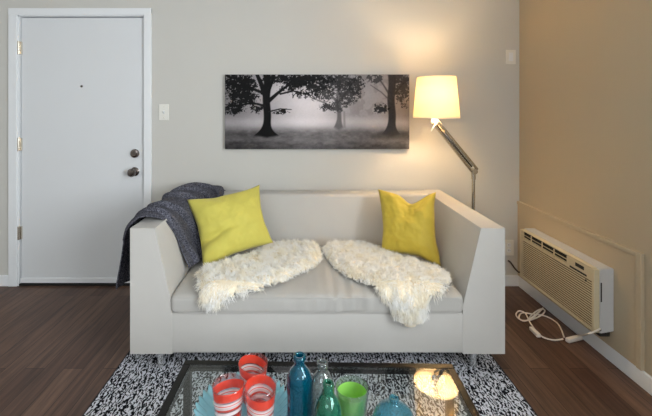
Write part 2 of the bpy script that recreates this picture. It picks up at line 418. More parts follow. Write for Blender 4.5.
# ------------------------------------------------------------------ sofa
SX0,SX1,SYF,SYB,SZB,SZT = -.861,.995,-1.004,-.085,.122,.744
st=thing('sofa','light grey two seat sofa with flared track arms against the wall','sofa',((SX0+SX1)/2,(SYF+SYB)/2,0))
link_mesh('base', B(SX0+.012,SX1-.012,SYF+.002,SYB,SZB,.326,.012,3), SOFA, st, smooth='auto')
def arm(s, name='arm'):
    if s<0: xo,xb,xt=SX0,SX0+.208,SX0+.122
    else: xo,xb,xt=SX1,SX1-.208,SX1-.118
    x0,x1=(xo,xb) if s<0 else (xb,xo); t0,t1=(xo,xt) if s<0 else (xt,xo)
    bm=bmesh.new()
    pts=[(x0,SYF,SZB-.0),(x1,SYF,SZB),(x1,SYB,SZB),(x0,SYB,SZB),(t0,SYF,SZT),(t1,SYF,SZT),(t1,SYB,SZT),(t0,SYB,SZT)]
    # keep the arm at full foot width up to the seat, then taper
    zs=.36
    mid=[(x0,SYF,zs),(x1,SYF,zs),(x1,SYB,zs),(x0,SYB,zs)]
    V=[bm.verts.new(p) for p in pts[:4]+mid+pts[4:]]
    fs=[bm.faces.new([V[i] for i in f]) for f in ((3,2,1,0),(8,9,10,11),(0,1,5,4),(1,2,6,5),(2,3,7,6),(3,0,4,7),(4,5,9,8),(5,6,10,9),(6,7,11,10),(7,4,8,11))]
    es=[e for e in bm.edges if len(e.link_faces)==2 and e.calc_face_angle(0)>.5]
    bmesh.ops.bevel(bm, geom=es, offset=.044, segments=7, affect='EDGES', clamp_overlap=True)
    return link_mesh(name, bm, SOFA, st, smooth='auto')
arm(-1); arm(1)
# backrest, its front face leaning back
bm=hexa(bmesh.new(),[(SX0+.16,-.30,.30),(SX1-.16,-.30,.30),(SX1-.16,SYB+.002,.30),(SX0+.16,SYB+.002,.30),(SX0+.09,-.225,SZT-.001),(SX1-.09,-.225,SZT-.001),(SX1-.09,SYB+.002,SZT-.001),(SX0+.09,SYB+.002,SZT-.001)],.024,5)
link_mesh('backrest', bm, SOFA, st, smooth='auto')
# seat cushion: rounded rectangle section swept along x, loose cover wrinkles in the middle
CX0,CX1,CY0,CY1,CZ0,CZ1=-.664,.793,-1.016,-.29,.324,.415
def cush(u,v):
    x=CX0+(CX1-CX0)*u
    e=min(u,1-u)*(CX1-CX0); ins=0 if e>.03 else .03-math.sqrt(max(0,.03**2-(.03-e)**2))
    # rounded rect perimeter
    hw=(CY1-CY0)/2-ins; hh=(CZ1-CZ0)/2-ins*.8; r=min(.03,hh*.9,hw*.9)
    a=2*math.pi*v; c,s=math.cos(a),math.sin(a)
    n=9.0
    k=(abs(c)**n+abs(s)**n)**(-1/n)
    yy=c*k; zz=s*k
    y=(CY0+CY1)/2+yy*hw; z=(CZ0+CZ1)/2+zz*hh
    if zz>.2: z+=.020*math.sin(math.pi*min(max((y-CY0)/(CY1-CY0),0),1))**.6*math.sin(math.pi*u)**.35+.003*noise.noise(Vector((x*6,y*6,3)))
    w=math.exp(-((x-.14)/.13)**2)*.8+math.exp(-((x-.30)/.10)**2)*.5+.12
    if yy<-.55: y+=.010*w*noise.noise(Vector((x*34,z*5,1.3)))-.004*noise.noise(Vector((x*7,z*9,5)))
    if zz>.3: z+=.007*w*noise.noise(Vector((x*30,y*3.5,7)))
    return (x,y,z)
bm=bmesh.new(); grid(bm,cush,200,96); bmesh.ops.remove_doubles(bm,verts=bm.verts,dist=1e-5)
ends=[e for e in bm.edges if e.is_boundary]; bmesh.ops.holes_fill(bm,edges=ends,sides=0); bmesh.ops.recalc_face_normals(bm,faces=bm.faces)
sc_=link_mesh('seat_cushion', bm, CUSH, st, smooth='auto')
bm=bmesh.new()
for z in (CZ0+.012,CZ1-.010):
    tube(bm, [(CX0+.004,CY0+.05,z),(CX0+.007,CY0+.022,z),(CX0+.018,CY0+.008,z),(CX0+.04,CY0+.002,z)]+[(CX0+.06+(CX1-CX0-.12)*k/12,CY0-.0005,z) for k in range(13)]+[(CX1-.04,CY0+.002,z),(CX1-.018,CY0+.008,z),(CX1-.007,CY0+.022,z),(CX1-.004,CY0+.05,z)], .0026, 6)
link_mesh('piping', bm, CUSH, sc_, smooth=True)
for x in (SX0+.125,SX1-.125):
    for y in (SYF+.07,SYB-.07):
        bm=bmesh.new(); tube(bm,[(x,y,.0125 if y<-.7 else .0),(x,y,.124)],[.014,.019],16); link_mesh('leg', bm, LEGM, st, smooth='auto')

# ------------------------------------------------------------------ pillows
def pillow(name, TL,TR,BR,BL, T, mat, label, dent=0.0, seed=0, crease=None):
    TL,TR,BR,BL=map(Vector,(TL,TR,BR,BL)); nrm=((TR-TL).cross(TL-BL)).normalized()
    if nrm.y>0: nrm=-nrm
    n=44
    def pt(u,v,side):
        a,b=u*2-1,v*2-1
        a2=a*(1-.11*(1-b*b)); b2=b*(1-.11*(1-a*a))
        if b>-.2: b2-=dent*math.exp(-((a-.2)/.40)**2)*((b+.2)/1.2)**1.5
        uu,vv=(a2+1)/2,(b2+1)/2
        p=BL*(1-uu)*(1-vv)+BR*uu*(1-vv)+TR*uu*vv+TL*(1-uu)*vv
        t=T*(max(0,(1-a*a))*max(0,(1-b*b)))**.42
        t*=1-.35*(dent*4)*math.exp(-(a/.3)**2-((b-.75)/.5)**2) if dent else 1
        if crease and side>0:
            (ax,ay),(bx,by),dep,wd=crease
            vx,vy=bx-ax,by-ay; L2=vx*vx+vy*vy; k=max(0,min(1,((a-ax)*vx+(b-ay)*vy)/L2))
            dd=math.hypot(a-ax-k*vx,b-ay-k*vy); t-=dep*(1-k*.8)*math.exp(-(dd/wd)**2)
        edge=1-max(abs(a),abs(b))
        t+=(.014*noise.noise(Vector((a*2.6+seed,b*2.6,side)))+.005*noise.noise(Vector((a*8+seed,b*8,side*2))))*min(1,edge*5)
        wob=.010*noise.noise(Vector((a*2.2+seed*3,b*2.2,9)))
        return p+nrm*t*side+(TL-BL).normalized()*wob+(TR-TL).normalized()*wob*.6
    bm=bmesh.new()
    grid(bm,lambda u,v:pt(u,v,1),n,n); grid(bm,lambda u,v:pt(u,v,-1),n,n)
    bmesh.ops.remove_doubles(bm,verts=bm.verts,dist=1e-4); bmesh.ops.recalc_face_normals(bm,faces=bm.faces)
    o=link_mesh(name,bm,mat,smooth=True); tag(o,label,'pillow','yellow throw pillows'); return o
pillow('throw_pillow', P(187,200,2.36), P(259.5,185,2.53), P(273.5,243,2.36), P(203,270,2.19), .092, PILL,
       'lime yellow pillow at the left end of the sofa, leaning on the charcoal throw', seed=3, crease=((-1,-.35),(.1,-.15),.045,.13))
pillow('throw_pillow', P(378,189,2.54), P(436,192,2.38), P(441,266,2.20), P(381,252,2.36), .085, PILL2,
       'darker yellow pillow with a dented top at the right end of the sofa', dent=.30, seed=11)

# ------------------------------------------------------------------ charcoal throw over the left arm
Fk=[(-.985,-.88,.385),(-.955,-.885,.53),(-.925,-.90,.69),(-.868,-.915,.752),(-.80,-.915,.768),(-.745,-.86,.735),(-.712,-.79,.64),(-.690,-.765,.54),(-.645,-.775,.45)]
Mk=[(-.97,-.60,.37),(-.965,-.58,.58),(-.895,-.52,.72),(-.868,-.50,.758),(-.79,-.48,.768),(-.715,-.46,.725),(-.68,-.46,.65),(-.655,-.47,.55),(-.60,-.52,.452)]
Bk=[(-.94,-.40,.47),(-.92,-.34,.60),(-.89,-.24,.72),(-.865,-.12,.757),(-.77,-.075,.768),(-.66,-.09,.768),(-.58,-.15,.765),(-.555,-.24,.70),(-.545,-.31,.56)]
def spl(a,b,c,t):
    return a*(1-t)*(1-2*t)+b*4*t*(1-t)+c*t*(2*t-1)
def cat(pts,t):
    x=t*(len(pts)-1); i=min(int(x),len(pts)-2); f=x-i
    p0=pts[max(i-1,0)];p1=pts[i];p2=pts[i+1];p3=pts[min(i+2,len(pts)-1)]
    return .5*((2*p1)+(p2-p0)*f+(2*p0-5*p1+4*p2-p3)*f*f+(3*p1-p0-3*p2+p3)*f**3)
FK=[Vector(p) for p in Fk];MK=[Vector(p) for p in Mk];BK=[Vector(p) for p in Bk]
def th0(u,v): return spl(cat(FK,v),cat(MK,v),cat(BK,v),u)
def th(u,v):
    p=th0(u,v); e=.004
    du=th0(min(u+e,1),v)-th0(max(u-e,0),v); dv=th0(u,min(v+e,1))-th0(u,max(v-e,0))
    n=du.cross(dv).normalized()
    if n.z<-.2 or (abs(n.z)<=.2 and (n.x>0)!=(v>.5)): n=-n
    ph=u*5.5+.9*noise.noise(Vector((u*2,v*2.2,0)))+.5*v
    fr_=ph-math.floor(ph); r=(1-fr_)**.8 if fr_>.12 else (fr_/.12)*.9
    amp=.034 if v>.2 else .020
    q=.006+amp*r+.006*noise.noise(Vector((u*9,v*9,4)))
    q*=min(1,(.35+min(u,1-u)*8))
    return p+n*q
bm=bmesh.new(); grid(bm,th,200,110)
# second layer: bunched length lying along the top of the backrest corner
def th2(u,v):
    x=-.86+.30*u; a=math.pi*(1.15*v-.12)
    r1=.085+.01*math.sin(u*9); yc=-.155
    hump=.735+.022*math.sin(math.pi*min(1,u*1.02))**.5
    y=yc-math.cos(a)*r1; z=hump-.05+ .055*math.sin(max(a,0))+ (-.03 if a<0 else 0)
    z+=.007*math.sin(v*22+u*5)+.005*noise.noise(Vector((x*20,v*6,2)))
    return (x+.01*math.sin(v*9),y,z)
grid(bm,th2,40,40)
bmesh.ops.recalc_face_normals(bm,faces=bm.faces)
o=link_mesh('throw_blanket',bm,THROW,smooth=True); tag(o,'charcoal grey knitted throw draped over the left arm of the sofa','blanket')
md=o.modifiers.new('thickness','SOLIDIFY'); md.thickness=.006; md.offset=0

# ------------------------------------------------------------------ sheepskins
def inside(p,poly):
    c=False; j=len(poly)-1
    for i in range(len(poly)):
        if (poly[i][1]>p[1])!=(poly[j][1]>p[1]) and p[0]<(poly[j][0]-poly[i][0])*(p[1]-poly[i][1])/(poly[j][1]-poly[i][1])+poly[i][0]: c=not c
        j=i
    return c
def edist(p,poly):
    m=9
    for i in range(len(poly)):
        ax,ay=poly[i]; bx,by=poly[(i+1)%len(poly)]; vx,vy=bx-ax,by-ay
        k=max(0,min(1,((p[0]-ax)*vx+(p[1]-ay)*vy)/(vx*vx+vy*vy+1e-9))); m=min(m,math.hypot(p[0]-ax-k*vx,p[1]-ay-k*vy))
    return m
EX=-1.0; SZ=.432
def tomap(px,py):
    d=(CAMZ-.455)*F/(py-CY); y=CAMY+d
    if y>=EX-.005: return ((px-CX)*d/F, min(y,-.365))
    d=1.875; z=CAMZ-(py-CY)*d/F
    return ((px-CX)*d/F, EX-max(0,(.455-z)))
def surf(x,y,h):
    """seat surface, folding down over the front edge of the cushion"""
    R=.03
    if y>=EX+R: return Vector((x,y,SZ+h)), Vector((0,0,1))
    t=(EX+R-y); 
    if t<R*math.pi/2:
        a=t/R; return Vector((x,EX+R-math.sin(a)*(R+h)-.016,SZ-R+math.cos(a)*(R+h))), Vector((0,-math.sin(a),math.cos(a)))
    t-=R*math.pi/2
    return Vector((x,EX-.016-h,SZ-R-t)), Vector((0,-1,0))
def sheepskin(pxs,label,count,seed,flow):
    r=random.Random(seed); poly=[tomap(*p) for p in pxs]
    # soften the outline
    for _ in range(2):
        q=[]
        for i in range(len(poly)):
            a,b=poly[i],poly[(i+1)%len(poly)]; q+=[(a[0]*.75+b[0]*.25,a[1]*.75+b[1]*.25),(a[0]*.25+b[0]*.75,a[1]*.25+b[1]*.75)]
        poly=q
    xs=[p[0] for p in poly]; ys=[p[1] for p in poly]; x0,x1,y0,y1=min(xs),max(xs),min(ys),max(ys)
    root=thing('sheepskin',label,'sheepskin',((x0+x1)/2,max(EX,(y0+y1)/2),.43),'cream sheepskins on the seat')
    st_=.011; bm=bmesh.new(); vid={}
    ht=lambda d:.006+.034*min(1,d/.06)**.6
    nx=int((x1-x0)/st_)+2; ny=int((y1-y0)/st_)+2
    ins={(i,j):inside((x0+i*st_,y0+j*st_),poly) for i in range(nx) for j in range(ny)}
    def V(i,j):
        if (i,j) not in vid:
            x,y=x0+i*st_,y0+j*st_; d=edist((x,y),poly) if ins.get((i,j)) else 0
            vid[(i,j)]=bm.verts.new(surf(x,y,ht(d)+.008*noise.noise(Vector((x*22,y*22,seed))))[0])
        return vid[(i,j)]
    for i in range(nx-1):
        for j in range(ny-1):
            if ins[(i,j)] and ins[(i+1,j)] and ins[(i+1,j+1)] and ins[(i,j+1)]: bm.faces.new((V(i,j),V(i+1,j),V(i+1,j+1),V(i,j+1)))
    link_mesh('hide',bm,PELT,root,smooth=True)
    # wool: fine curved tapering locks
    off=wloc(root); verts=[];faces=[]; made=0
    while made<count:
        x,y=r.uniform(x0,x1),r.uniform(y0,y1)
        if not inside((x,y),poly): continue
        d=edist((x,y),poly)
        p,n=surf(x,y,ht(d)-.002)
        cl=Vector((round(x/.022),round(y/.022),seed))  # locks clump together
        cv=noise.noise_vector(cl*1.7)
        fl=Vector((flow[0],flow[1],0)) if n.z>.5 else Vector((flow[0]*.5,-.1,-1.0))
        dirn=(n*.75+fl*.75+cv*.9+Vector((r.gauss(0,.25),r.gauss(0,.25),r.gauss(0,.15)))).normalized()
        if y<EX+.03: dirn=(dirn+Vector((0,0,-.9))).normalized(); 
        if dirn.dot(n)<.12: dirn=(dirn+n*(.2-dirn.dot(n))).normalized()
        Ln=r.uniform(.022,.040)*(1.0 if d>.03 else .85)
        side=dirn.cross(Vector((r.gauss(0,1),r.gauss(0,1),r.gauss(0,1)))).normalized(); w=r.uniform(.0009,.0017)
        curl=cv*.012+Vector((0,0,-.008)); wav=side.cross(dirn)*.003
        k0=len(verts)
        for k in range(4):
            t=k/3; c=p+dirn*Ln*t+curl*t*t+wav*math.sin(t*7+cv.x*6); c.z=max(c.z,.30)
            ww=w*(1-t*.75); verts.append(tuple(c-side*ww-off)); verts.append(tuple(c+side*ww-off))
        for k in range(3): a=k0+2*k; faces.append((a,a+1,a+3,a+2))
        made+=1
    me=bpy.data.meshes.new('wool'); me.from_pydata(verts,[],faces); me.materials.append(FUR)
    o=bpy.data.objects.new('wool',me); COL.objects.link(o); o.parent=root
sheepskin([(196,270),(199,284),(203,299),(216,299),(228,292),(240,288),(262,285),(284,280),(298,273),(311,268),(321,260),(322,250),(318,242),(300,238),(282,237),(270,241),(256,251),(234,259),(212,263)],
          'cream sheepskin on the left half of the seat below the lime pillow',20000,1,(-.25,-.5))
sheepskin([(321,246),(328,239),(344,237),(362,242),(380,249),(400,256),(420,262),(440,268),(451,274),(449,284),(438,288),(428,292),(427,305),(424,314),(412,322),(400,318),(394,306),(388,295),(378,286),(362,280),(345,274),(334,266),(326,256)],
          'cream sheepskin on the right half of the seat, hanging over the front edge',24000,2,(.3,-.5))

# ------------------------------------------------------------------ picture
AX0,AX1,AZ0,AZ1=-.592,.789,1.037,1.596
def fbm(w,h,cx,cy,octs,seed,gain=.55):
    g=np.random.default_rng(seed); out=np.zeros((h,w)); amp=1; tot=0
    for o in range(octs):
        nx,ny=int(cx*2**o)+2,int(cy*2**o)+2; R=g.random((ny,nx))
        x=np.linspace(0,nx-1.001,w); y=np.linspace(0,ny-1.001,h); xi=x.astype(int); yi=y.astype(int); fx=x-xi; fy=y-yi
        fx=fx*fx*(3-2*fx); fy=fy*fy*(3-2*fy)
        a=R[np.ix_(yi,xi)]*(1-fx)+R[np.ix_(yi,xi+1)]*fx; b=R[np.ix_(yi+1,xi)]*(1-fx)+R[np.ix_(yi+1,xi+1)]*fx
        out+=amp*(a*(1-fy[:,None])+b*fy[:,None]); tot+=amp; amp*=gain
    return out/tot
PW,PH=440,178
Yg,Xg=np.mgrid[0:PH,0:PW].astype(float); Xg/=PW-1; Yg/=PH-1     # Y runs down
asp=PW/PH
def sm(a,b,x): t=np.clip((x-a)/(b-a),0,1); return t*t*(3-2*t)
fog=.52+.30*np.exp(-((Xg-.46)/.16)**2-((Yg-.42)/.30)**2)+.10*np.exp(-((Xg-.30)/.10)**2-((Yg-.15)/.2)**2)-.10*sm(.2,.0,Xg)-.04*sm(.75,1,Xg)
fog+=.08*(fbm(PW,PH,6,3,4,5)-.5)
fog+=.10*np.exp(-((Yg-.64)/.07)**2)
img=fog.copy()
# distant woods, faint
far=sm(.50,.58,fbm(PW,PH,26,9,4,21))*sm(.60,.50,Yg)*(sm(.62,.72,Xg)+.5*sm(.5,.4,Xg)*sm(.30,.4,Xg)*0)
img=img*(1-far*.28)+.36*far*.28
# ground
gr=sm(.68,.80,Yg); gtex=.27+.20*(fbm(PW,PH,30,24,4,9)-.5)+.12*np.exp(-((Xg-.5)/.25)**2)
gtex=gtex-.10*sm(.86,1,Yg)+.06*sm(.70,.95,Xg); img=img*(1-gr*.92)+(gtex*1.05)*gr*.92
def stroke(pts,ws,val,soft=.004,alpha=1.0):
    global img
    m=np.zeros_like(img)
    for (a,b),(wa,wb) in zip(zip(pts,pts[1:]),zip(ws,ws[1:])):
        ax,ay=a[0]*asp,a[1]; bx,by=b[0]*asp,b[1]; vx,vy=bx-ax,by-ay; k=np.clip(((Xg*asp-ax)*vx+(Yg-ay)*vy)/(vx*vx+vy*vy+1e-9),0,1)
        d=np.hypot(Xg*asp-ax-k*vx,Yg-ay-k*vy); w=(wa+(wb-wa)*k)*asp
        m=np.maximum(m,sm(soft,-soft,d-w))
    img=img*(1-m*alpha)+val*m*alpha
def leaves(cx,cy,rx,ry,val,seed,th=.5,alpha=.9,sc=1.0):
    global img
    n=fbm(PW,PH,int(70*sc),int(30*sc),3,seed,1.0); n=(n-n.mean())/n.std()*.16+.5
    dens=np.exp(-(((Xg-cx)/rx)**2+((Yg-cy)/ry)**2)**1.6)
    m=sm(th,th+.09,n*.62+dens*.45-.11)*sm(.02,.3,dens); img=img*(1-m*alpha)+val*m*alpha
def trunk(x,y0,y1,w,flare,val,alpha=1.0,soft=.004):
    global img
    hw=w+flare*np.clip((Yg-(y1-.26))/.26,0,1)**3.2; m=sm(soft,-soft,np.abs(Xg-x-.003*np.sin(Yg*14))-hw)*sm(y1+.03,y1-.02,Yg+.10*np.abs(Xg-x)/max(flare,.01)*.3)*sm(y0-.01,y0+.01,Yg)
    img=img*(1-m*alpha)+val*m*alpha
# middle tree, greyer with the fog
trunk(.617,.08,.74,.011,.022,.34,.85,.005)
stroke([(.647,.5),(.648,.70)],[.004,.007],.42,.012,.6)
stroke([(.617,.40),(.56,.22),(.50,.10)],[.007,.005,.003],.30,.008,.8); stroke([(.617,.38),(.67,.2),(.72,.06)],[.007,.005,.003],.30,.008,.8)
stroke([(.617,.50),(.54,.38),(.46,.30)],[.005,.004,.002],.30,.006,.7)
for a in ((.60,.10,.13,.14,.17,31,.47),(.53,.27,.09,.10,.2,32,.50),(.67,.28,.08,.14,.2,33,.48),(.60,.42,.08,.10,.24,34,.52),(.71,.14,.06,.16,.16,37,.48),(.55,.44,.05,.06,.2,38,.50)): leaves(a[0],a[1],a[2],a[3],a[4],a[5],a[6],.85)
# great left tree
trunk(.227,-.1,.84,.0195,.065,.07)
stroke([(.222,.30),(.195,.12),(.17,-.02)],[.016,.012,.009],.09)
stroke([(.226,.26),(.255,.10),(.27,-.02)],[.013,.008,.006],.09)
stroke([(.235,.36),(.29,.24),(.345,.14),(.38,.0)],[.011,.008,.006,.004],.10)
stroke([(.30,.26),(.37,.22),(.44,.26),(.48,.22)],[.005,.004,.003,.002],.12)
stroke([(.215,.42),(.15,.38),(.06,.42),(.0,.40)],[.007,.005,.004,.002],.12); stroke([(.20,.24),(.12,.16),(.02,.12)],[.008,.006,.003],.11)
stroke([(.235,.50),(.30,.46),(.36,.47)],[.004,.003,.002],.14)
for a in ((.05,.10,.09,.16,.07,41,.42),(.10,.30,.10,.14,.08,42,.41),(.04,.46,.07,.09,.09,43,.43),(.17,.46,.05,.07,.10,44,.49),(.13,.12,.06,.12,.08,52,.48),
          (.30,.50,.05,.05,.10,45,.48),(.40,.10,.10,.09,.10,46,.46),(.43,.26,.09,.07,.13,47,.50),(.28,.05,.10,.08,.09,48,.45),(.45,.06,.15,.09,.10,49,.42),(.36,.16,.09,.08,.10,53,.49),(.50,.18,.08,.08,.14,54,.49)): leaves(*a[:7],alpha=.95)
# right tree
trunk(.904,-.1,.83,.020,.045,.22)
stroke([(.90,.30),(.86,.14),(.82,.0)],[.006,.004,.003],.24,.006,.8); stroke([(.90,.36),(.85,.24),(.79,.14)],[.004,.003,.002],.26,.006,.7)
stroke([(.915,.28),(.96,.14),(1,.06)],[.006,.004,.003],.24)
for a in ((.965,.22,.05,.18,.22,61,.46),(.95,.05,.07,.09,.20,62,.45),(.845,.46,.05,.07,.14,63,.45),(.81,.05,.06,.08,.24,64,.50),(.97,.42,.03,.05,.24,65,.49)): leaves(*a[:7],alpha=.9)
stroke([(.80,.84),(.86,.81),(.98,.82),(1.0,.84)],[.010,.022,.020,.012],.22,.03,.6)
img=np.clip(img+.03*(fbm(PW,PH,150,70,2,77)-.5),.04,.95)
img=np.clip((img-.5)*1.12+.50,.03,.97); lin=img**2.0
tint=np.stack([lin*1.03,lin*.95,lin*.98],-1)
pt_=thing('wall_picture','wide black and white canvas print of misty trees above the sofa','picture',((AX0+AX1)/2,0,AZ0))
link_mesh('canvas_frame', B(AX0,AX1,-.034,-.001,AZ0,AZ1,.003), CANVAS, pt_)
vx=AX0+.0015+(AX1-AX0-.003)*np.arange(PW)/(PW-1); vz=AZ1-.0015-(AZ1-AZ0-.003)*np.arange(PH)/(PH-1)
o0=wloc(pt_); GX,GZ=np.meshgrid(vx-o0.x,vz-o0.z); co=np.stack([GX,np.full_like(GX,-.0352-o0.y),GZ],-1).reshape(-1,3)
idx=np.arange(PW*PH).reshape(PH,PW); fc=np.stack([idx[1:,:-1],idx[1:,1:],idx[:-1,1:],idx[:-1,:-1]],-1).reshape(-1,4)
me=bpy.data.meshes.new('print'); me.from_pydata(co.tolist(),[],fc.tolist())
ca=me.color_attributes.new('print','FLOAT_COLOR','POINT'); ca.data.foreach_set('color',np.concatenate([tint.reshape(-1,3),np.ones((PW*PH,1))],1).astype(np.float32).ravel())
me.materials.append(PRINT); o=bpy.data.objects.new('print',me); COL.objects.link(o); o.parent=pt_

# ------------------------------------------------------------------ floor lamp
LX,LY=1.150,-.30
lt=thing('floor_lamp','brushed steel floor lamp with a lit cream drum shade behind the sofa','lamp',(LX,LY,0))
link_mesh('lamp_base', lathe(bmesh.new(),[(0,0),(.135,0),(.138,.006),(.134,.016),(.03,.020),(.016,.03),(0,.03)],(LX,LY,0),48), CHROME, lt, smooth='auto')
J=Vector((LX+.012,LY,.915)); H=Vector((.872,-.345,1.255))
link_mesh('pole', tube(bmesh.new(),[(LX,LY,.02),(LX,LY,.90)],.0105,16), CHROME, lt, smooth='auto')
bm=bmesh.new(); lathe(bm,[(0,-.022),(.017,-.022),(.019,0),(.017,.022),(0,.022)],(J.x-.008,J.y,J.z),20,'y'); tube(bm,[(LX,LY,.86),(LX,LY,.91)],.0145,14)
link_mesh('joint', bm, CHROME, lt, smooth='auto')
ax=(H-J).normalized(); pr=ax.cross(Vector((0,1,0))).normalized()
for s in (-1,1):
    bm=tube(bmesh.new(),[J+pr*s*.019,H+pr*s*.016],.0095,14); link_mesh('arm_rod', bm, CHROME, lt, smooth='auto')
bm=tube(bmesh.new(),[J+ax*.04,J+ax*.42],.007,8); link_mesh('tension_rod', bm, DARKMET, lt, smooth=True)
SHC=Vector((.880,-.35,0)); SB,STp=1.276,1.550
bm=bmesh.new(); lathe(bm,[(0,-.02),(.018,-.02),(.02,0),(.018,.02),(0,.02)],(H.x,H.y,H.z),18,'y'); link_mesh('head_joint', bm, TRIM, lt, smooth='auto')
bm=tube(bmesh.new(),[(H.x+.004,H.y-.02,H.z-.005),(H.x-.035,H.y-.035,H.z-.065)],[.005,.0035],8); link_mesh('handle', bm, TRIM, lt, smooth=True)
bm=tube(bmesh.new(),[(SHC.x,SHC.y,H.z),(SHC.x,SHC.y,1.36)],[.012,.017],16); link_mesh('socket', bm, TRIM, lt, smooth='auto')
def shade_bm():
    bm=bmesh.new(); n=72; t=.0022; pr=[]
    for k in range(13): f=k/12; pr.append((.149-(.149-.124)*f, SB+(STp-SB)*f))
    ip=[(r-t,h) for r,h in pr[::-1]]
    lathe(bm,pr+ip,(SHC.x,SHC.y,0),n,close=True); return bm
sh=link_mesh('lamp_shade', shade_bm(), SHADE, lt, smooth='auto')
bm=bmesh.new()
for r,h in ((.149,SB+.004),(.124,STp-.004)): 
    link_mesh('shade_ring', tube(bmesh.new(),[(SHC.x+(r-.003)*math.cos(2*math.pi*k/48),SHC.y+(r-.003)*math.sin(2*math.pi*k/48),h) for k in range(49)],.0025,6), CHROME, sh, smooth=True)
for k in range(3):
    a=2*math.pi*k/3+.4; link_mesh('shade_strut', tube(bmesh.new(),[(SHC.x,SHC.y,1.335),(SHC.x+.144*math.cos(a),SHC.y+.144*math.sin(a),SB+.01)],.002,6), CHROME, sh, smooth=True)
bm=bmesh.new(); lathe(bm,[(0,1.36),(.014,1.362),(.018,1.385),(.029,1.41),(.031,1.43),(.026,1.452),(.012,1.465),(0,1.467)],(SHC.x,SHC.y,0),24); link_mesh('light_bulb', bm, BULB, lt, smooth=True)

# ------------------------------------------------------------------ air conditioner
AXF,AXB=1.512,PX+.0065; AY0,AY1,AZa,AZb=-.905,-.214,.163,.502
at_=thing('air_conditioner','cream through wall air conditioner with louvred grille on the right wall','air conditioner',(AXB,(AY0+AY1)/2,AZa))
bm=prism(bmesh.new(),[(AXB,AZa+.012),(AXF+.034,AZa),(AXF+.026,AZa+.004),(AXF+.026,AZb-.008),(AXF+.030,AZb),(AXB,AZb)],'y',AY0,AY1)
bmesh.ops.bevel(bm,geom=[e for e in bm.edges],offset=.004,segments=2,affect='EDGES',clamp_overlap=True)
link_mesh('housing', bm, ACS, at_, smooth='auto')
# front bezel as a frame around grille and outlet
bm=bmesh.new(); g0,g1=AY0+.020,AY1-.016
box(bm,AXF,AXF+.030,AY0+.002,g0,AZa+.004,AZb-.006,.003); box(bm,AXF,AXF+.030,g1,AY1-.002,AZa+.004,AZb-.006,.003)
box(bm,AXF,AXF+.030,g0,g1,AZb-.009,AZb-.001,.002); box(bm,AXF,AXF+.030,g0,g1,AZa+.004,AZa+.014,.002); box(bm,AXF,AXF+.026,g0,g1,.428,.436,.002)
box(bm,AXF,AXF+.014,-.705,-.695,.440,AZb-.012); link_mesh('bezel', bm, ACW, at_)
bm=bmesh.new(); z=AZa+.018; nsl=19; dz=(.428-z)/nsl
for k in range(nsl):
    a=z+k*dz
    prism(bm,[(AXF+.001,a),(AXF+.001,a+dz*.46),(AXF+.0035,a+dz*.46),(AXF+.0035,a)],'y',g0,g1)
gr_=link_mesh('grille', bm, ACW, at_)
link_mesh('grille_backing', B(AXF+.018,AXF+.0262,g0,g1,AZa+.014,.428), principled('grille_filter',(96,80,58),.8), at_)
link_mesh('air_outlet', B(AXF+.024,AXF+.0262,-.695,g1,.434,AZb-.008), BLACK, at_)
for k in range(2):
    zz=.450+.018*k; link_mesh('outlet_vane', hexa(bmesh.new(),[(AXF+.002,-.695,zz),(AXF+.002,g1,zz),(AXF+.006,g1,zz),(AXF+.006,-.695,zz),(AXF+.002,-.695,zz+.003),(AXF+.002,g1,zz+.003),(AXF+.006,g1,zz+.003),(AXF+.006,-.695,zz+.003)]), ACW, at_)
for k in range(3):
    y=g1-(k+1)*(.695+g1)/4; link_mesh('outlet_rib', B(AXF+.001,AXF+.006,y-.0035,y+.0035,.436,AZb-.013), ACW, at_)
cp=link_mesh('control_panel', B(AXF+.001,AXF+.027,g0,-.705,.430,AZb-.013,.002), ACW, at_)
link_mesh('display', B(AXF-.0003,AXF+.002,-.83,-.765,.463,.482), ACD, cp); link_mesh('button_strip', B(AXF-.0003,AXF+.002,-.85,-.72,.437,.447), ACD, cp)
link_mesh('signal_window', lathe(bmesh.new(),[(0,-.001),(.006,-.0008),(.006,.003)],(AXF,-.845,.415),14,'x'), ACD, at_)
link_mesh('badge', B(AXF-.001,AXF+.002,-.475,-.44,.398,.405), CHROME, at_)
link_mesh('side_slot', B(1.545,1.552,AY0-.0008,AY0+.002,.33,.43), ACD, at_)
link_mesh('foot_bracket', B(1.545,1.600,AY0+.006,AY0+.05,AZa-.018,AZa+.006,.003), ACD, at_)
link_mesh('screw', lathe(bmesh.new(),[(0,-.002),(.006,-.002),(.007,.002)],(1.542,AY0,.185),12,'y'), ACD, at_)
# cord
def FP(px,py,z=.008):
    d=(CAMZ-z)*F/(py-CY); return Vector(((px-CX)*d/F,CAMY+d,z))
ct=thing('power_cord','white power cord coiled on the floor below the air conditioner','cord',FP(560,338,0))
path=[P(600,329,AY0-CAMY+.0),P(596,331,AY0-CAMY-.012),P(588,334,AY0-CAMY-.012),FP(583,335.5,.03),FP(579,337,.014)]
link_mesh('cord_lead', tube(bmesh.new(),smoothpath(path),.0048,8), CORD, ct, smooth=True)
path=[FP(563,339,.012),FP(553,340),FP(541,336),FP(533,327),FP(529,319),FP(534,313),FP(541,309,.012),FP(545,311,.016),FP(540,316,.016),FP(530,320,.014),FP(521,320),FP(516,315),FP(519,311),FP(525,313),FP(530,320,.02),FP(538,313,.022),FP(543,308,.016)]
path2=[FP(543,308,.016),FP(534,316,.026),FP(525,321,.012),FP(519,318),FP(522,313),FP(532,314,.014),FP(545,316),FP(556,322),FP(561,329),FP(564,337,.014)]
link_mesh('cord_loop', tube(bmesh.new(),smoothpath(path,7),.0042,8), CORD, ct, smooth=True)
link_mesh('cord_loop', tube(bmesh.new(),smoothpath(path2,7),.0042,8), CORD, ct, smooth=True)
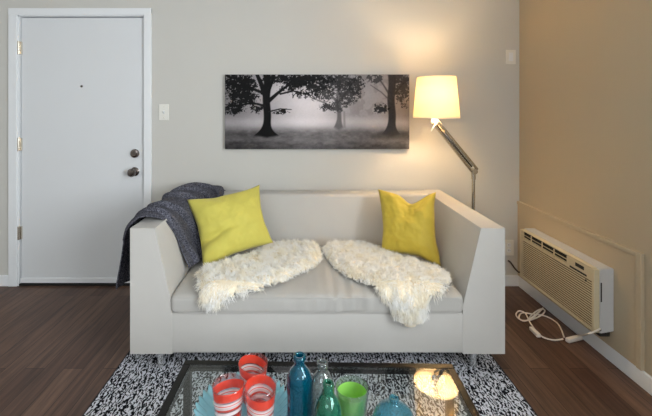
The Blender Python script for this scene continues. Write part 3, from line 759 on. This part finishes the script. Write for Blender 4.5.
a,b=FP(567,340.5,.013),FP(581,337,.013)
def slug(a,b,w,h,bev=.006):
    t=(b-a).normalized(); s=Vector((-t.y,t.x,0)).normalized()*w; u=Vector((0,0,h))
    return hexa(bmesh.new(),[a-s-u,b-s-u,b+s-u,a+s-u,a-s+u,b-s+u,b+s+u,a+s+u],bev,3)
link_mesh('safety_plug', slug(a,b,.013,.012), CORD, ct, smooth='auto')
a,b=FP(531,328,.016),FP(539,336,.016); link_mesh('plug_head', slug(a,b,.012,.010,.003), CORD, ct, smooth='auto')

# ------------------------------------------------------------------ coffee table (turned a little)
TZ=.40; rot=math.radians(-1.3)
TC=Vector((.043,-1.80,0)); TW,TD=.985,.64
def tb(x,y,z):  # local -> room
    c,s=math.cos(rot),math.sin(rot); return Vector((TC.x+x*c-y*s,TC.y+x*s+y*c,z))
def tbox(x0,x1,y0,y1,z0,z1,bev=.002):
    p=[tb(x0,y0,z0),tb(x1,y0,z0),tb(x1,y1,z0),tb(x0,y1,z0),tb(x0,y0,z1),tb(x1,y0,z1),tb(x1,y1,z1),tb(x0,y1,z1)]
    return hexa(bmesh.new(),p,bev,2)
YB=CAMY+(CAMZ-TZ)*F/(361.6-CY)+.0; 
TC.y=YB-TD/2
hw,hd=TW/2,TD/2; fw=.026
tt=thing('coffee_table','glass topped coffee table with a slim black metal frame on the rug','table',(TC.x,TC.y,0))
for a in ((-hw,hw,hd-fw,hd),(-hw,hw,-hd,-hd+fw),(-hw,-hw+fw,-hd+fw,hd-fw),(hw-fw,hw,-hd+fw,hd-fw)):
    link_mesh('frame_rail', tbox(a[0],a[1],a[2],a[3],TZ-.026,TZ), FRAME, tt)
for sx in (-1,1):
    for sy in (-1,1):
        x0=sx*(hw-fw/2)-fw/2; y0=sy*(hd-fw/2)-fw/2
        link_mesh('leg', tbox(x0,x0+fw,y0,y0+fw,.014,TZ-.026), FRAME, tt)
link_mesh('glass_top', tbox(-hw+fw+.0005,hw-fw-.0005,-hd+fw+.0005,hd-fw-.0005,TZ-.008,TZ-.001,0), TABLEG, tt)
TT=TZ-.001+.0005

# ---- turquoise dish with ruffled edge
DC=Vector(((246-CX)*1.165/F-.010, CAMY+1.165, TT)); 
def dish(u,v):
    a=2*math.pi*u; nr=34
    r=v*.136; rib=.5+.5*math.cos(nr*a); w=max(0,(v-.76)/.24)
    rr=r+ (.006*rib*w if v>.9 else 0)
    z=.004+.026*max(0,(v-.76)/.24)**1.3+.012*rib*w
    return (DC.x+rr*math.cos(a),DC.y+rr*math.sin(a),DC.z+z)
bm=bmesh.new(); grid(bm,dish,240,20,closed_u=True); bmesh.ops.remove_doubles(bm,verts=bm.verts,dist=1e-5)
o=link_mesh('glass_dish',bm,DISH,smooth=True,origin=DC); tag(o,'round turquoise glass dish with a ruffled rim under the red striped tumblers','dish')
md=o.modifiers.new('thickness','SOLIDIFY'); md.thickness=.0035; md.offset=1

# ---- tumblers
def cup_prof(r0,r1,h,t=.0025,foot=.008):
    return [(0,0),(r0*.92,0),(r0,.004),(r0+(r1-r0)*.5,h*.5),(r1,h-.002),(r1-t/2,h),(r1-t,h-.002),(r0+(r1-r0)*.5-t,h*.5),(r0-t,foot+.004),(r0*.8,foot),(0,foot)]
def fine(prof,k=3):
    out=[]
    for a,b in zip(prof,prof[1:]):
        for i in range(k): out.append((a[0]+(b[0]-a[0])*i/k,a[1]+(b[1]-a[1])*i/k))
    return out+[prof[-1]]
def at_rim(px,py,h,base):
    z=base+h; d=(CAMZ-z)*F/(py-CY); return Vector(((px-CX)*d/F,CAMY+d,base))
base=TT+.0105
TH=.118
spots=[(253.2,361.5,'red and white banded clear tumbler at the back of the turquoise dish'),
       (228.3,383.5,'red and white banded clear tumbler at the front left of the dish'),
       (260.6,385.0,'red and white banded clear tumbler at the front right of the dish')]
tum=None
for i,(px,py,lab) in enumerate(spots):
    c=at_rim(px,py,TH,base)
    if tum is None:
        tum=link_mesh('tumbler', lathe(bmesh.new(),fine(cup_prof(.036,.0465,TH,.003,.012)),c,56), TUMB, smooth='auto', origin=c); o=tum
    else:
        o=tum.copy(); COL.objects.link(o); o.location=c; o.rotation_euler.z=(0,2.2,-1.0)[i]
    tag(o,lab,'glass','striped tumblers on the turquoise dish')
# ---- lime tumbler
c=at_rim(352,386,.112,TT)
t=thing('lime_tumbler','clear tumbler with a lime green lining between the bottles and the table edge','glass',c)
link_mesh('outer_cup', lathe(bmesh.new(),fine(cup_prof(.040,.0485,.112,.002,.006)),c,56), CLEARP, t, smooth='auto')
link_mesh('inner_cup', lathe(bmesh.new(),[(0,.009),(.034,.009),(.037,.013),(.0435,.094),(.0425,.094),(.036,.017),(.0,.015)],c,56), LIME, t, smooth='auto')
# ---- bottles
def bottle(name,c,prof,mat,label,lip=None,t=.0022):
    inner=[(max(r-t,0.0),h if i else h+.004) for i,(r,h) in enumerate(prof)]
    full=prof+[(prof[-1][0]-t/2,prof[-1][1]+.0006)]+inner[::-1]
    bm=lathe(bmesh.new(),full,c,48); bmesh.ops.recalc_face_normals(bm,faces=bm.faces)
    r=thing(name,label,'bottle',c,'coloured glass bottles on the coffee table')
    link_mesh('bottle_body',bm,mat,r,smooth='auto')
    if lip:
        link_mesh('bottle_lip', lathe(bmesh.new(),[(lip[0]-.004,lip[1]),(lip[0],lip[1]+.001),(lip[0]+.0015,lip[1]+lip[2]/2),(lip[0],lip[1]+lip[2]),(lip[0]-.004,lip[1]+lip[2]),(lip[0]-.005,lip[1]+lip[2]/2)],c,36,close=True), mat, r, smooth=True)
    return r
def splprof(pts,n=5):
    p=smoothpath([(r,0,h) for r,h in pts],n); return [(max(q.x,0),q.z) for q in p]
def bb(px,py,h): return at_rim(px,py,h,TT)
c=bb(299.5,354.5,.225)
bottle('glass_bottle',c,[(0,.006),(.020,.003)]+splprof([(.034,.001),(.036,.008),(.036,.06),(.036,.10),(.0375,.125),(.037,.15),(.030,.175),(.019,.19),(.0145,.200),(.0145,.218)]),TEAL,'tall dark teal glass bottle standing closest to the tumblers',(.0165,.206,.018))
c=bb(322.5,361,.210)
bottle('glass_bottle',c,[(0,.006),(.018,.003)]+splprof([(.031,.001),(.033,.008),(.033,.10),(.034,.13),(.031,.150),(.022,.172),(.0145,.184),(.0135,.205)]),CLEAR,'colourless clear glass bottle between and behind the two green toned bottles',(.0150,.194,.014))
c=bb(328.2,381.5,.205)
bottle('glass_bottle',c,[(0,.006),(.018,.003)]+splprof([(.033,.001),(.035,.008),(.035,.08),(.036,.11),(.034,.135),(.025,.158),(.0145,.175),(.0115,.200)]),SEAG,'sea green glass bottle in front of the clear one, left of the lime tumbler',(.0135,.192,.012))
c=at_rim(394,397,.150,TT)
bottle('glass_bottle',c,[(0,.006),(.025,.003)]+splprof([(.040,.001),(.050,.008),(.058,.035),(.060,.065),(.057,.090),(.044,.115),(.024,.128),(.0125,.134),(.0115,.148)]),AQUA,'round pale aqua glass bottle with a short neck, nearest the lamp reflection',(.0130,.142,.008))

# ------------------------------------------------------------------ light
def area(name, loc, rot, sx, sy, power, col):
    l=bpy.data.lights.new(name,'AREA'); l.shape='RECTANGLE'; l.size=sx; l.size_y=sy; l.energy=power; l.color=col
    o=bpy.data.objects.new(name,l); COL.objects.link(o); o.location=loc; o.rotation_euler=rot; return o
area('daylight_right', (XR+.11,(WY0+WY1)/2,(WZ0+WZ1)/2), (0,math.radians(90),0), WZ1-WZ0-.1, WY1-WY0-.1, 190, (.93,.955,1))
area('front_fill', ((VX0+VX1)/2,YF-.11,(VZ0+WZ1)/2), (math.radians(90),0,0), VX1-VX0-.1, WZ1-VZ0-.1, 40, (.93,.955,1))  # weak fill light added at the made-up front window
pl=bpy.data.lights.new('lamp_glow','POINT'); pl.energy=21; pl.color=(1,.75,.46); pl.shadow_soft_size=.03
o=bpy.data.objects.new('lamp_glow',pl); COL.objects.link(o); o.location=(SHC.x,SHC.y,1.425)
w=bpy.data.worlds.new('sky'); SC.world=w; w.use_nodes=True
w.node_tree.nodes['Background'].inputs[0].default_value=(.75,.85,1,1); w.node_tree.nodes['Background'].inputs[1].default_value=.6

# ------------------------------------------------------------------ camera
cam=bpy.data.cameras.new('camera'); co_=bpy.data.objects.new('camera',cam); COL.objects.link(co_)
co_.location=(0,CAMY,CAMZ); co_.rotation_euler=(math.radians(90),0,0)
cam.sensor_fit='HORIZONTAL'; cam.sensor_width=36; cam.lens=F/652*36
cam.shift_x=(326-CX)/652; cam.shift_y=-(208-CY)/652; cam.clip_start=.05
SC.camera=co_
SC.view_settings.view_transform='Standard'; SC.view_settings.look='None'; SC.view_settings.exposure=0; SC.view_settings.gamma=1
SC.view_settings.use_curve_mapping=False
try:
    SC.cycles.use_denoising=True; SC.cycles.transparent_max_bounces=24; SC.cycles.max_bounces=10; SC.cycles.sample_clamp_indirect=25
except Exception: pass
